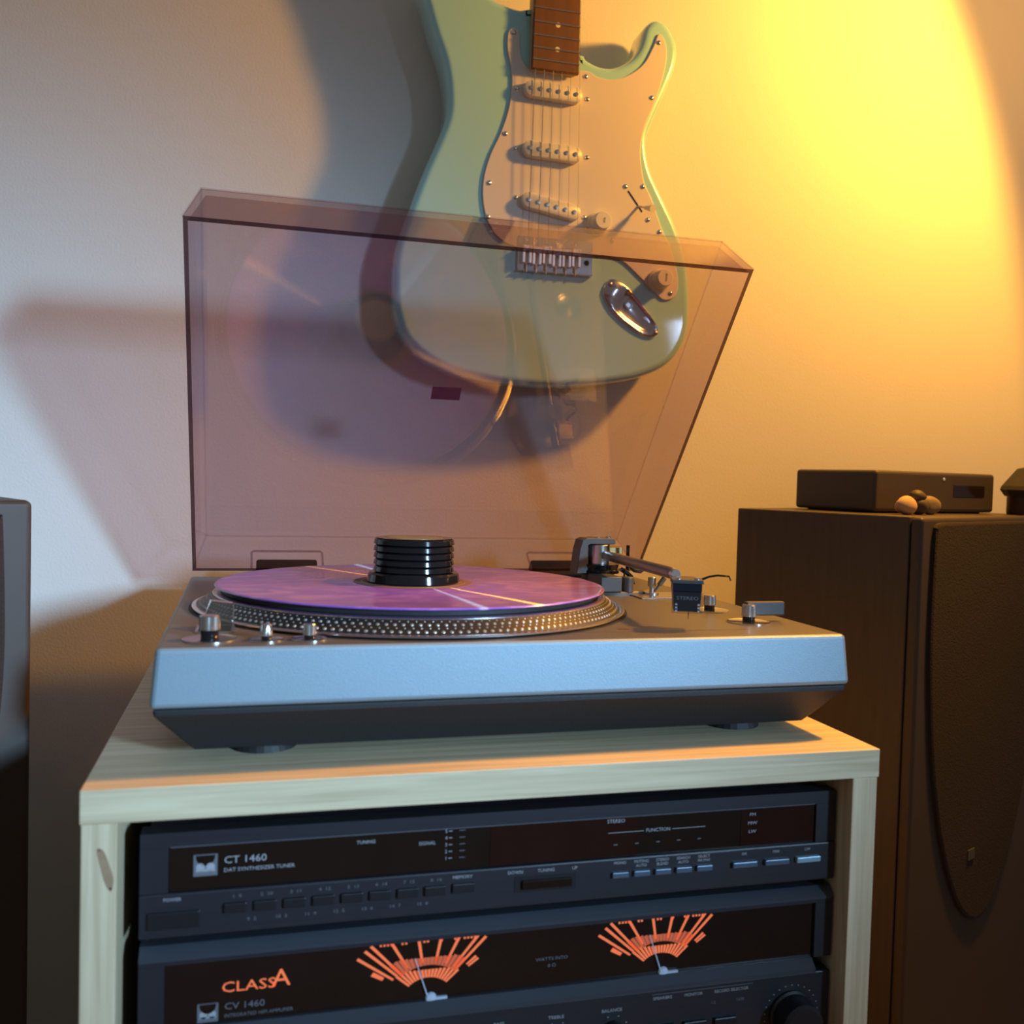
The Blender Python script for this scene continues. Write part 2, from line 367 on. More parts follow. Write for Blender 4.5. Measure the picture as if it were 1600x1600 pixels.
# ------------------------------------------------------------------ amplifier
amp = thing('amplifier', 'dark stereo amplifier with two orange backlit level meters, under the tuner', 'amplifier')
AT, AB = -.0988, -.2390
at(amp, TX0+.004, TX1-.004, AB+.001, AT-.001, FY+.014, FY+.27, 'case', M['base'])
b = BM()   # sloping pale bevel along the top edge
v = [b.verts.new(c) for x in (TX0, TX1) for c in ((x, FY+.006, AT), (x, FY+.0137, AT), (x, FY+.0137, -.1060), (x, FY, -.1060), (x, FY, -.1042))]
for i in range(5): b.faces.new((v[i], v[(i+1) % 5], v[5+(i+1) % 5], v[5+i]))
b.faces.new(v[:5]); b.faces.new(v[5:][::-1]); obj('top_bevel', b, M['bevelstrip'], amp)
for q in ((TX0, -.1605, -.1460, -.1086), (.2575, TX1, -.1460, -.1086), (TX0, TX1, -.1085, -.1061)): at(amp, *q, FY+.0005, FY+.0137, 'front_frame', M['panel'])
at(amp, -.1604, .2574, -.1460, -.1086, FY+.0028, FY+.0137, 'meter_window', M['window'])
b = BM()
v = [b.verts.new(c) for x in (TX0, .2560) for c in ((x, FY+.0005, -.1461), (x, FY-.0045, -.1510), (x, FY-.0045, -.1540), (x, FY+.0010, -.1560), (x, FY+.0100, -.1560), (x, FY+.0100, -.1461))]
for i in range(6): b.faces.new((v[i], v[(i+1) % 6], v[6+(i+1) % 6], v[6+i]))
b.faces.new(v[:6]); b.faces.new(v[6:][::-1]); obj('middle_bevel', b, M['bevelstrip'], amp)
at(amp, TX0, TX1, AB, -.1562, FY+.0005, FY+.0137, 'front_panel', M['panel'], bevel=.0008)
AW = FY+.0024
logo(amp, -.1366, -.1395, .0058, AW)
text('CV 1460', -.1275, -.1370, .0040, AW, M['dimprint'], amp, align='LEFT', sx=1.15)
text('INTEGRATED HIFI AMPLIFIER', -.1275, -.1425, .0021, AW, M['dimprint'], amp, align='LEFT', sx=1.05)
text('CLASS', -.1138, -.1258, .0062, AW, M['glow'], amp, name='glowing_lettering', sx=1.3)
text('A', -.0955, -.1235, .0105, AW, M['glow'], amp, name='glowing_lettering', sx=1.1)
text('WATTS INTO', .0712, -.1288, .0021, AW, M['dimprint'], amp, sx=1.2); text('8 \u03A9', .0712, -.1332, .0021, AW, M['dimprint'], amp, sx=1.2)
def meter(cx, cz):
    b = BM()
    def bar(a, r0, r1, w, mi=0):
        d = Vector((math.sin(a), math.cos(a))); n = Vector((d.y, -d.x))*w/2; c = Vector((cx, cz))
        q = [c+d*r0-n, c+d*r0+n, c+d*r1+n*1.3, c+d*r1-n*1.3]
        f = b.faces.new([b.verts.new((p.x, AW, p.y)) for p in q]); f.material_index = mi
    def squash(b): # a flattened fan, printed wide
        for v_ in b.verts: v_.co.x = cx+(v_.co.x-cx)*1.15
    for a in (-52, -45, -40, -28, -8, 10, 24, 36, 41): bar(math.radians(a), .0235, .0372/max(.78, math.cos(math.radians(a))), .0013)
    for a in (-58, -56, 50, 47): bar(math.radians(a), .0285, .0355, .0011)
    for a in range(-40, 42, 5): bar(math.radians(a), .0215, .0262/max(.85, math.cos(math.radians(a))), .0017, 1)
    for a in range(-46, 50, 6): bar(math.radians(a), .0138, .0188/max(.80, math.cos(math.radians(a))), .0012)
    squash(b)
    for x, w in ((-.0245, .011), (-.0138, .006), (-.0012, .0045), (.0088, .003), (.0180, .0045), (.0262, .009)):   # numerals' glow blocks along the top
        zt = cz+.0372
        for k in range(max(1, int(w/.0022))):
            x0 = cx+x-w/2+k*.0022; f = b.faces.new([b.verts.new((p, AW, q)) for p, q in ((x0, zt-.0016), (x0+.0014, zt-.0016), (x0+.0014, zt+.0016), (x0, zt+.0016))]); f.material_index = 0
    obj('meter_scale', b, None, amp, mats=[M['glow'], M['glowdim']])
    b = BM(); tube(b, [(cx+.0005, AW-.0014, cz+.0005), (cx-.0085, AW-.0012, cz+.027)], [.0005, .0003], 6); obj('meter_needle', b, M['needle'], amp)
    b = BM(); lathe(b, [(0, 0), (.0034, 0), (.0028, .0016), (0, .002)], 20, (cx+.002, AW-.0002, cz+.0012), Matrix.Rotation(PI/2, 4, 'X')); box(b, cx-.001, cx+.012, AW-.0016, AW, cz-.0010, cz+.0016); obj('meter_pivot', b, M['needle'], amp)
meter(-.0080, -.1462); meter(.1455, -.1464)
AY = FY+.0003
for w, x, kx in (('BASS', .0372, .0372), ('TREBLE', .0745, .0745), ('BALANCE', .1120, .1120), ('LOUDNESS', -.004, None), ('TONE', -.045, None)):
    text(w, x, -.1660, .0021, AY, M['print'], amp, sx=1.1)
    if kx:
        b = BM(); lathe(b, [(0, 0), (.0075, 0), (.0062, .010), (.0054, .011), (0, .011)], 28, (kx+.001, FY+.0006, -.1800), Matrix.Rotation(PI/2, 4, 'X')); obj('small_knob', b, M['btn'], amp, smooth=35)
        b = BM()
        for a in range(-60, 61, 40): lathe(b, [(0, 0), (.0004, 0), (.0004, .0002), (0, .0002)], 8, (kx+.001+.0105*math.sin(math.radians(a)), AY, -.1800+.0105*math.cos(math.radians(a))), Matrix.Rotation(PI/2, 4, 'X'))
        obj('dial_marks', b, M['print'], amp)
text('SPEAKERS', .1470, -.1618, .0020, AY, M['print'], amp, sx=1.1); text('MONITOR', .1690, -.1618, .0020, AY, M['print'], amp); text('RECORD SELECTOR', .1965, -.1618, .0020, AY, M['print'], amp)
at(amp, .140, .212, -.1592, -.1589, AY, AY+.0002, 'print_line', M['dimprint'])
for w, x in (('1/2', .1835), ('TAPE', .2030)): text(w, x, -.1690, .0019, AY, M['dimprint'], amp)
for i in range(3): at(amp, .140+i*.022, .156+i*.022, -.184, -.179, FY-.002, FY+.001, 'selector_button', M['btn'], bevel=.0006)
KX, KZ = .2415, -.1835
b = BM(); lathe(b, [(0, 0), (.0165, 0), (.0165, .002), (.0150, .003), (.0146, .016), (.0125, .0185), (0, .0180)], 48, (KX, FY+.0006, KZ), Matrix.Rotation(PI/2, 4, 'X')); obj('volume_knob', b, M['btn'], amp, smooth=30)
b = BM()
for a in range(-140, 141, 14): lathe(b, [(0, 0), (.0004, 0), (.0004, .0002), (0, .0002)], 8, (KX+.0200*math.sin(math.radians(a)), AY, KZ+.0200*math.cos(math.radians(a))), Matrix.Rotation(PI/2, 4, 'X'))
obj('dial_marks', b, M['print'], amp)
for x in (-.15, .24):
    for y in (-.15, .06):
        b = BM(); cyl(b, .012, FZ+H-.2458, AB+.001, (x, y), 20); obj('foot', b, M['rubber'], amp)

# ------------------------------------------------------------------ turntable (local frame: spindle at x=0, y=0; front is -y)
TL, TR = (.0065, .0053, 0), .0161
tt = thing('turntable', 'silver record player with black base and open smoked lid on the oak cabinet', 'turntable', TL, TR)
Z2 = .0716; PX = .0489
b = BM(); frustum(b, (PX-.2300, PX+.2300, -.1752, .2150), .0365, (PX-.2272, PX+.2272, -.1726, .2134), Z2)
for f_ in b.faces:
    if f_.calc_center_median().z > Z2-.0001: f_.material_index = 1
obj('plinth', b, None, tt, mats=[M['plinth'], M['topplate']], bevel=.0030, seg=3)
b = BM(); v = []
for q, z in (((PX-.228, PX+.228, -.1735, .2134), .0363), ((PX-.228, PX+.228, -.1735, .2134), .0325), ((PX-.2058, PX+.2058, -.1556, .196), .0070)):
    v.append([b.verts.new(c) for c in ((q[0], q[2], z), (q[1], q[2], z), (q[1], q[3], z), (q[0], q[3], z))])
for A, B in zip(v, v[1:]):
    for i in range(4): b.faces.new((A[i], A[(i+1) % 4], B[(i+1) % 4], B[i]))
b.faces.new(v[0]); b.faces.new(v[-1][::-1]); base = obj('base', b, M['base'], tt, bevel=.0015)
for x in (-.165, .165):
    for y in (-.125, .165):
        b = BM(); cyl(b, .021, 0.0, .0072, (PX+x, y), 28, .019); obj('foot', b, M['rubber'], base)
# print and marks along the front of the top plate
b = BM(); box(b, .082, .215, -.1455, -.1452, Z2, Z2+.0001); box(b, .120, .128, -.1380, -.1340, Z2, Z2+.0001)
obj('print_line', b, M['sticker'], tt)
# platter
b = BM(); lathe(b, [(0, Z2+.0001), (.1690, Z2+.0001), (.1690, Z2+.0003), (0, Z2+.0003)], 128); obj('platter_gap_shade', b, M['rubber'], tt)  # flat dark disc painting the shade of the platter recess
b = BM(); lathe(b, [(0, .0726), (.1662, .0726), (.1668, .0731), (.1668, .0739), (.1660, .0743), (.1630, .0744)], 160)
lathe(b, [(.1520, .0822), (.1522, .0832), (.1512, .0838), (.1480, .0839), (0, .0839)], 160)
pl_ = obj('platter', b, M['alu'], tt, smooth=30)
b = BM(); lathe(b, [(.1628, .0743), (.1519, .0824)], 160); obj('strobe_band', b, M['band'], pl_, smooth=30)
b = BM()   # raised strobe dots: four rows, large and small alternating
nb = Vector((.0081, 0, .0109)).normalized()
for row, (t, r, cnt, ph) in enumerate(((.20, .00120, 186, 0), (.44, .00062, 186, .5), (.66, .00112, 180, 0), (.88, .00055, 180, .5))):
    R0 = .1628+(.1519-.1628)*t; Zc = .0743+(.0824-.0743)*t
    for i in range(cnt):
        a = 2*PI*(i+ph)/cnt; e1 = Vector((-math.sin(a), math.cos(a), 0)); nn = Vector((nb.x*math.cos(a), nb.x*math.sin(a), nb.z)); e2 = nn.cross(e1)
        c = Vector((R0*math.cos(a), R0*math.sin(a), Zc))
        ring = [b.verts.new(c+(e1*math.cos(k*PI/4)*r*1.15+e2*math.sin(k*PI/4)*r)) for k in range(8)]
        top = [b.verts.new(c+nn*r*.45+(e1*math.cos(k*PI/4)*r*.7+e2*math.sin(k*PI/4)*r*.6)) for k in range(8)]
        for k in range(8): b.faces.new((ring[k], ring[(k+1) % 8], top[(k+1) % 8], top[k]))
        b.faces.new(top)
M['dots'] = mat('dot_metal', (.62, .60, .57), .35, .7, scale=300, var=.1)
tag(obj('strobe_dots', b, M['dots'], pl_), kind='stuff')
b = BM(); lathe(b, [(0, .0839), (.1455, .0839), (.1462, .0845), (.1462, .0872), (.1455, .0876), (0, .0876)], 128); obj('slipmat', b, M['rubber'], pl_, smooth=30)

# ------------------------------------------------------------------ record and stacked clamp, both resting on the platter
def on_tt(x, y, z=0):
    c, s = math.cos(TR), math.sin(TR); return (TL[0]+c*x-s*y, TL[1]+s*x+c*y, z)
rec = thing('record', 'purple marbled vinyl record lying on the turntable platter', 'record', on_tt(0, 0, .0877), TR)
b = BM(); lathe(b, [(0, 0), (.1490, 0), (.1506, .0005), (.1510, .0011), (.1506, .0017), (.1495, .0020), (.1465, .0018), (.0580, .0018), (.0570, .0021), (.0475, .0021), (0, .0021)], 192)
obj('vinyl', b, M['vinyl'], rec, smooth=50)
b = BM(); lathe(b, [(0, .00212), (.0470, .00212), (.0470, .0023), (0, .0023)], 96)
lab_ = obj('label', b, M['label'], rec)
b = BM(); lathe(b, [(.0405, .0023), (.0412, .0023), (.0412, .0025), (.0405, .0025), (.0405, .0023)], 96); obj('printed_ring', b, M['gold'], lab_)
cl = thing('record_weight', 'black stacked-disc record weight with gold top standing on the purple record', 'weight', on_tt(0, 0, .0901), TR)
b = BM(); lathe(b, [(0, 0), (.0355, 0), (.0366, .0010), (.0357, .0066), (.0345, .0080), (0, .0080)], 96); obj('base_disc', b, M['black'], cl, smooth=30)
z = .0080
for i in range(5):
    b = BM(); lathe(b, [(0, z), (.0300, z), (.0304, z+.0005), (.0319, z+.0010), (.0313, z+.0043), (.0307, z+.0050), (.0296, z+.0052), (0, z+.0052)], 96)
    obj('disc', b, M['black'], cl, smooth=30); z += .0053
b = BM(); lathe(b, [(0, z), (.0225, z), (.0225, z+.0005), (0, z+.0005)], 64); tag(obj('top_label', b, M['gold'], cl), 'gold and olive round label')
b = BM(); lathe(b, [(.0228, z), (.0300, z), (.0302, z+.0004), (.0228, z+.0004), (.0228, z)], 64); obj('top_rim', b, M['black'], cl)

# ------------------------------------------------------------------ controls
def knob(x, y, r, hs, hc, rd, lbl=None):
    y += r*.7
    b = BM(); lathe(b, [(0, Z2+.0001), (r*.5, Z2+.0002), (rd*.88, Z2+.0003), (rd, Z2+.0010), (rd, Z2+.0001)], 48, (x, y, 0)); d = obj('knob_dish', b, M['chrome'], tt, smooth=60)
    b = BM(); cyl(b, r*.86, Z2+.0003, Z2+hs, (x, y), 32); k = obj('control_knob', b, M['black'], tt, smooth=30)
    b = BM(); z0 = Z2+hs; z1 = z0+hc; n = 72; rings = []
    for zz, rr in ((z0, r), (z0+.0004, r), (z1-.0006, r*.96), (z1, r*.88)):
        rings.append([b.verts.new((x+rr*(1+(.02 if i % 2 and zz < z1 else -.01))*math.cos(2*PI*i/n), y+rr*(1+(.02 if i % 2 and zz < z1 else -.01))*math.sin(2*PI*i/n), zz)) for i in range(n)])
    for A, B in zip(rings, rings[1:]):
        for i in range(n): b.faces.new((A[i], A[(i+1) % n], B[(i+1) % n], B[i]))
    b.faces.new(rings[0]); b.faces.new(rings[-1]); obj('knob_cap', b, M['alu'], k, smooth=30)
    return k
knob(-.1494, -.1520, .0062, .0065, .0085, .0160)
knob(-.1163, -.1560, .0037, .0032, .0068, .0105)
knob(-.0905, -.1560, .0040, .0032, .0068, .0110)
knob(.2325, -.0560, .0049, .0048, .0078, .0155)
k5 = knob(.2325, -.1190, .0054, .0048, .0086, .0160)
b = BM(); box(b, .2320, .2640, -.1130, -.1070, Z2+.0045, Z2+.0150); tag(obj('cue_lever', b, M['greymetal'], k5, bevel=.0012), 'dark grey flat lever')
# clear strobe prism on the left
b = BM()
v = [b.verts.new(c) for c in ((-.158, -.120, Z2+.001), (-.1365, -.122, Z2+.001), (-.1365, -.098, Z2+.001), (-.156, -.096, Z2+.001), (-.150, -.104, Z2+.018), (-.1365, -.106, Z2+.0165), (-.1365, -.098, Z2+.0165), (-.151, -.096, Z2+.018))]
for q in ((0, 3, 2, 1), (4, 5, 6, 7), (0, 1, 5, 4), (1, 2, 6, 5), (2, 3, 7, 6), (3, 0, 4, 7)): b.faces.new([v[i] for i in q])
sp = obj('strobe_prism', b, M['clear'], tt, bevel=.0006)
b = BM(); box(b, -.159, -.1350, -.124, -.095, Z2+.0001, Z2+.0010); obj('prism_base', b, M['alu'], sp)
b = BM()
for i in range(5): box(b, -.1362, -.1358, -.1190+i*.0042, -.1175+i*.0042, Z2+.003, Z2+.006+i*.0022)
obj('prism_ribs', b, M['alu'], sp)

# ------------------------------------------------------------------ tonearm
AX, AYY = .1900, .0900
b = BM(); lathe(b, [(0, Z2), (.0440, Z2), (.0440, Z2+.0025), (.0425, Z2+.0036), (0, Z2+.0036)], 96, (AX+.006, AYY-.002, 0))
ab = obj('tonearm_base', b, M['topplate'], tt, smooth=30)
b = BM(); cyl(b, .0150, Z2+.0034, .0880, (AX, AYY), 48, ch=.001); box(b, .1760, .1960, .044, .078, Z2+.0034, .0885); obj('pillar', b, M['greymetal'], ab, smooth=30, bevel=.0008)
b = BM(); cyl(b, .0190, .0880, .0915, (AX+.001, AYY), 48, ch=.0008); cyl(b, .0178, .0915, .0965, (AX+.001, AYY), 48, .0190); obj('bearing_ring', b, M['black'], ab, smooth=30)
b = BM()   # C-shaped gimbal bracket
P = [(.1655, .0880), (.1770, .0880), (.1763, .1000), (.1763, .1140), (.1785, .1150), (.2020, .1150), (.2030, .1160), (.2030, .1190), (.2010, .1205), (.1745, .1205), (.1705, .1188), (.1680, .1100)]
slab(b, [Vector(p) for p in P], [(.0006, .0800), (0, .0806), (0, .0994), (.0006, .1000)])
obj('gimbal_bracket', b, M['greymetal'], ab)
b = BM(); cyl(b, .0035, .1204, .1216, (.1885, .090), 20); cyl(b, .0022, .1204, .1222, (.1985, .088), 16); obj('bracket_screw', b, M['chrome'], ab, smooth=30)
b = BM(); cyl(b, .0058, Z2+.003, .0880, (.1995+.004, .050), 28, ch=.0006); obj('rest_post', b, M['greymetal'], ab, smooth=30)
b = BM(); tube(b, [(.2010, .052, .0870), (.2010, .052, .0955)], .0009, 8); tube(b, [(.2010, .060, .094), (.2070, .060, .0905), (.2110, .060, .0870), (.213, .060, .080)], .0022, 10); obj('lift_rod', b, M['black'], ab, smooth=60)
b = BM(); box(b, .2000, .2180, .098, .116, .1040, .1115); obj('brass_block', b, M['brass'], ab, bevel=.001)
b = BM(); cyl(b, .0017, .088, .1140, (.2180, .086), 14); obj('rest_pin', b, M['black'], ab)
tb = BM(); tube(tb, [(.2140, .070, .0955), (.2180, .070, .0915), (.2240, .070, .0905), (.2280, .070, .0930)], .0016, 10); obj('arm_clip', tb, M['black'], ab, smooth=60)
b = BM(); cyl(b, .0036, Z2+.008, Z2+.0165, (.2265, .048), 24, ch=.0005); cyl(b, .0022, Z2+.002, Z2+.008, (.2265, .048), 16); cyl(b, .0065, Z2+.0001, Z2+.0025, (.2265, .048), 28); obj('lift_knob', b, M['alu'], ab, smooth=30)
b = BM(); tube(b, [(.2255, .040, Z2+.0040), (.2300, .040, Z2+.0100)], .0011, 8); tube(b, [(.2300, .040, Z2+.0100), (.2350, .040, Z2+.0165)], .0023, 10); obj('lift_lever', b, M['greymetal'], ab, smooth=60)
b = BM(); box(b, .205, .262, .020, .060, Z2+.0001, Z2+.0012); obj('side_plate', b, M['alu'], ab, bevel=.0005)
b = BM()
A0, A1 = Vector((.1950, .0840, .1045)), Vector((.1690, -.1180, .1085))
q_ = (A0-A1).normalized(); tube(b, [A0, A1+q_*.006, A1+q_*.003, A1+q_*.001, A1], [.0044, .0044, .0040, .0028, .0006], 24)
arm = obj('tonearm', b, M['armgrey'], tt, smooth=40)
b = BM(); cyl(b, .0108, .0968, .1145, (.1895, .0885), 48, ch=.0006); obj('pivot_housing', b, M['alu'], arm, smooth=30)
d = (A0-A1).normalized(); rot = Vector((0, 0, 1)).rotation_difference(d).to_matrix().to_4x4()
b = BM(); lathe(b, [(0, 0), (.0050, 0), (.0050, .028), (.0, .028)], 24, A0+d*.018, rot); obj('rear_stub', b, M['armgrey'], arm, smooth=30)
b = BM(); lathe(b, [(0, 0), (.0145, 0), (.0150, .001), (.0150, .024), (.0140, .026), (0, .026)], 40, A0+d*.040, rot); obj('counterweight', b, M['black'], arm, smooth=30)
b = BM(); lathe(b, [(0, 0), (.0034, 0), (.0036, .001), (.0036, .006), (.0030, .007), (0, .007)], 28, A1-d*.0055, rot); tag(obj('collar', b, M['chrome'], arm, smooth=30), 'bright locking collar')
HX, HY, HZ = .1665, -.1360, .1045
b = BM()
P = [(-.0112, -.013), (.0112, -.013), (.0112, .004), (.0060, .016), (-.0030, .016), (-.0112, .004)]
lo = [b.verts.new((HX+x, HY+y, HZ)) for x, y in P]; hi = [b.verts.new((HX+x*.96, HY+y, HZ+.0026)) for x, y in P]
b.faces.new(lo[::-1]); b.faces.new(hi)
for i in range(6): b.faces.new((lo[i], lo[(i+1) % 6], hi[(i+1) % 6], hi[i]))
tag(obj('headshell', b, M['greymetal'], arm, bevel=.0004), 'flat dark headshell')
b = BM()
for x in (-.0062, .0068): cyl(b, .0021, HZ+.0024, HZ+.0040, (HX+x, HY-.0075), 16); 
obj('headshell_screw', b, M['chrome'], arm, smooth=30)
b = BM(); tube(b, [(HX+.010, HY+.004, HZ+.0012), (HX+.016, HY+.004, HZ+.0038), (HX+.022, HY+.004, HZ+.0050), (HX+.030, HY+.004, HZ+.0046), (HX+.0312, HY+.004, HZ+.0016)], [.0010, .0008, .0008, .0007, .0006], 8); obj('finger_lift', b, M['black'], arm, smooth=60)
b = BM(); box(b, HX-.0100, HX+.0100, HY-.0120, HY+.008, HZ-.0055, HZ-.0002); frustum(b, (HX-.0088, HX+.0088, HY-.0112, HY+.006), HZ-.0195, (HX-.0098, HX+.0098, HY-.0115, HY+.007), HZ-.0056)
tag(obj('cartridge', b, M['cart'], arm, bevel=.0004), 'dark blue cartridge')
b = BM(); box(b, HX-.0106, HX+.0106, HY-.0130, HY-.0119, HZ-.0205, HZ-.0058); obj('stylus_guard', b, M['guard'], arm)
for x in (-.0075, .0078):
    b = BM()
    for k in range(3): box(b, HX+x-.0007, HX+x+.0007, HY-.0133, HY-.0130, HZ-.0150-k*.0022, HZ-.0138-k*.0022)
    obj('guard_mark', b, M['print'], arm)
text('STEREO', HX, HZ-.0100, .0024, HY-.0132, M['dimprint'], arm, sx=1.3)
b = BM(); tube(b, [(HX+.001, HY-.0125, HZ-.0195), (HX+.001, HY-.0125, HZ-.0245)], [.0004, .0002], 6); obj('stylus', b, M['black'], arm)

HR = Matrix.Translation((HX, HY-.010, 0)) @ Matrix.Rotation(math.radians(-21), 4, 'Z') @ Matrix.Translation((-HX, -HY+.010, 0))
for o_ in arm.children:
    if o_.name.split('.')[0] in ('headshell', 'headshell_screw', 'finger_lift', 'cartridge', 'stylus_guard', 'guard_mark', 'lettering', 'stylus'): o_.data.transform(HR)

# ------------------------------------------------------------------ lid (opened; u = along panel from hinge, w = down the rim)
LT = .8914; hd = Vector((0, -math.cos(LT), math.sin(LT))); hw = Vector((0, -math.sin(LT), -math.cos(LT))); hp = Vector((.0497, .2306, .1096))
LLn, LH, WT, WR, TH = .3521, .0486, .2148, .2253, .0034
def lp_(x, u, w): return hp+Vector((x, 0, 0))+hd*u+hw*w
b = BM()
o0 = [b.verts.new(lp_(x, u, 0)) for x, u in ((-WT, 0), (WT, 0), (WT, LLn), (-WT, LLn))]
o1 = [b.verts.new(lp_(x, u, LH)) for x, u in ((-WR, 0), (WR, 0), (WR, LLn), (-WR, LLn))]
i0 = [b.verts.new(lp_(x, u, TH)) for x, u in ((-WT+TH, TH), (WT-TH, TH), (WT-TH, LLn-TH), (-WT+TH, LLn-TH))]
i1 = [b.verts.new(lp_(x, u, LH)) for x, u in ((-WR+TH, TH), (WR-TH, TH), (WR-TH, LLn-TH), (-WR+TH, LLn-TH))]
b.faces.new(o0); b.faces.new(i0[::-1])
for i in range(4):
    j = (i+1) % 4; b.faces.new((o0[i], o1[i], o1[j], o0[j])); b.faces.new((i0[i], i0[j], i1[j], i1[i]))
    f = b.faces.new((o1[i], i1[i], i1[j], o1[j])); f.material_index = 1
lid = obj('lid', b, None, tt, mats=[M['lid'], M['lidedge']])
tag(lid, 'open see-through purple-grey smoked lid')
b = BM()   # added strips, slightly darker, for the shade that bent corners cast
for i in range(4):
    j = (i+1) % 4
    for p, q in ((o0c := [lp_(x, u, 0) for x, u in ((-WT, 0), (WT, 0), (WT, LLn), (-WT, LLn))])[i:i+1] and [(o0c[i], o0c[j])]): tube(b, [p, q], .0009, 6)
c1 = [lp_(x, u, LH) for x, u in ((-WR, 0), (WR, 0), (WR, LLn), (-WR, LLn))]
for i in range(4): tube(b, [o0c[i], c1[i]], .0009, 6)
obj('lid_corner_shade', b, M['lidcorner'], lid)
def panel_mat(x, u, w):   # frame lying on the panel, facing the viewer
    o = lp_(x, u, w); return Matrix(((1, hd.x, hw.x, o.x), (0, hd.y, hw.y, o.y), (0, hd.z, hw.z, o.z), (0, 0, 0, 1)))
b = BM(); box(b, -.0165, .0105, .1735, .1873, -.0002, 0)
bmesh.ops.transform(b, matrix=panel_mat(0, 0, 0), verts=b.verts); obj('sticker', b, M['sticker'], lid)
for x0 in (-.1385, .1390):
    b = BM()
    P = [Vector((-.0290, .0215)), Vector((.0290, .0215)), Vector((.0290, .0015)), Vector((.0268, 0)), Vector((-.0268, 0)), Vector((-.0290, .0015))]
    slab(b, [Vector((p.x, p.y)) for p in P], [(0, -.0035), (0, -.0140)])
    MM = Matrix(((1, hd.x, hw.x, 0), (0, hd.y, hw.y, 0), (0, hd.z, hw.z, 0), (0, 0, 0, 1)))
    o = lp_(x0, 0, .0290)
    bmesh.ops.transform(b, matrix=Matrix.Translation(o) @ MM, verts=b.verts)
    hg = obj('hinge', b, M['base'], tt, bevel=.0008)
    b = BM()
    pts = [(-.0335, .0200), (-.0335, -.0020), (-.0315, -.0040), (.0315, -.0040), (.0335, -.0020), (.0335, .0200)]
    tube(b, [o+hd*.0035+Vector((x, 0, 0))+hw*w for x, w in pts], .0012, 8)
    obj('hinge_surround', b, M['hingeclear'], hg)

# ------------------------------------------------------------------ electric guitar hanging on the wall
BODY = [(0.0399,0.6627),(0.0514,0.6281),(0.0626,0.5990),(0.0677,0.5688),(0.0670,0.5445),(0.0582,0.5185),(0.0442,0.4841),(0.0324,0.4502),(0.0212,0.4164),(0.0165,0.3917),(0.0164,0.3668),(0.0190,0.3407),(0.0275,0.3181),(0.0446,0.3006),(0.0728,0.2855),(0.1047,0.2778),(0.1377,0.2741),(0.1827,0.2729),(0.2191,0.2755),(0.2515,0.2799),(0.2859,0.2873),(0.3168,0.3010),(0.3354,0.3199),(0.3447,0.3426),(0.3460,0.3698),(0.3423,0.4072),(0.3359,0.4336),(0.3257,0.4588),(0.3078,0.4901),(0.2939,0.5166),(0.2892,0.5446),(0.2960,0.5670),(0.3086,0.5970),(0.3197,0.6269),(0.3212,0.6487),(0.3137,0.6650),(0.3035,0.6747),(0.2922,0.6751),(0.2820,0.6647),(0.2767,0.6447),(0.2668,0.6296),(0.2486,0.6189),(0.2310,0.6180),(0.2169,0.6229),(0.2117,0.6276),(0.1794,0.6246),(0.1591,0.6406),(0.1562,0.6655),(0.1484,0.6664),(0.1415,0.6647),(0.1296,0.6662),(0.1135,0.6711),(0.0940,0.6826),(0.0679,0.6955),(0.0477,0.6995),(0.0346,0.6929),(0.0322,0.6796)]
GUARD = [(0.1348,0.6427),(0.1288,0.6366),(0.1286,0.6183),(0.1333,0.5986),(0.1339,0.5777),(0.1304,0.5549),(0.1228,0.5316),(0.1131,0.5095),(0.1069,0.4865),(0.1061,0.4660),(0.1093,0.4479),(0.1151,0.4359),(0.1236,0.4254),(0.1426,0.4171),(0.1813,0.4158),(0.2316,0.4160),(0.2602,0.4129),(0.2838,0.3962),(0.3055,0.3778),(0.3147,0.3736),(0.3252,0.3778),(0.3287,0.3879),(0.3273,0.4052),(0.3179,0.4330),(0.3074,0.4515),(0.2951,0.4808),(0.2847,0.5010),(0.2799,0.5327),(0.2848,0.5607),(0.2958,0.5880),(0.3051,0.6214),(0.3066,0.6428),(0.3024,0.6552),(0.2963,0.6584),(0.2908,0.6447),(0.2804,0.6249),(0.2646,0.6113),(0.2466,0.6035),(0.2284,0.6038),(0.2138,0.6086),(0.1757,0.6016),(0.1553,0.6022),(0.1461,0.6089),(0.1422,0.6228),(0.1411,0.6384)]
gt = thing('electric_guitar', 'seafoam electric guitar with white pickguard hanging on the wall behind the turntable', 'guitar', (.18, .27, .27))
gt.location = (0, 0, 0)
b = BM(); P = catmull(BODY, 4)
slab(b, P, [(.0075, .2400), (.0045, .2404), (.0020, .2425), (.0004, .2460), (0, .2500), (0, .2760), (.0020, .2815), (.0070, .2840)])
obj('body', b, M['body'], gt, smooth=50)
b = BM(); P = catmull(GUARD, 4)
slab(b, P, [(.0008, .2376), (0, .2383), (0, .2398)]); pg = obj('pickguard', b, M['white'], gt, smooth=40)
RX = Matrix.Rotation(PI/2, 4, 'X')   # lathe axis +z -> -y
for x, z in [(0.1347,0.6371),(0.1287,0.5326),(0.113,0.4803),(0.1122,0.4451),(0.297,0.6492),(0.2909,0.5897),(0.2151,0.6024),(0.2638,0.4918),(0.2909,0.4587),(0.2838,0.4938),(0.3050,0.4470),(0.2504,0.4324),(0.3201,0.3815)]:
    b = BM(); lathe(b, [(0, 0), (.0027, 0), (.0022, .0010), (0, .0013)], 16, (x, .2376, z), RX); obj('screw', b, M['chrome'], pg, smooth=60)
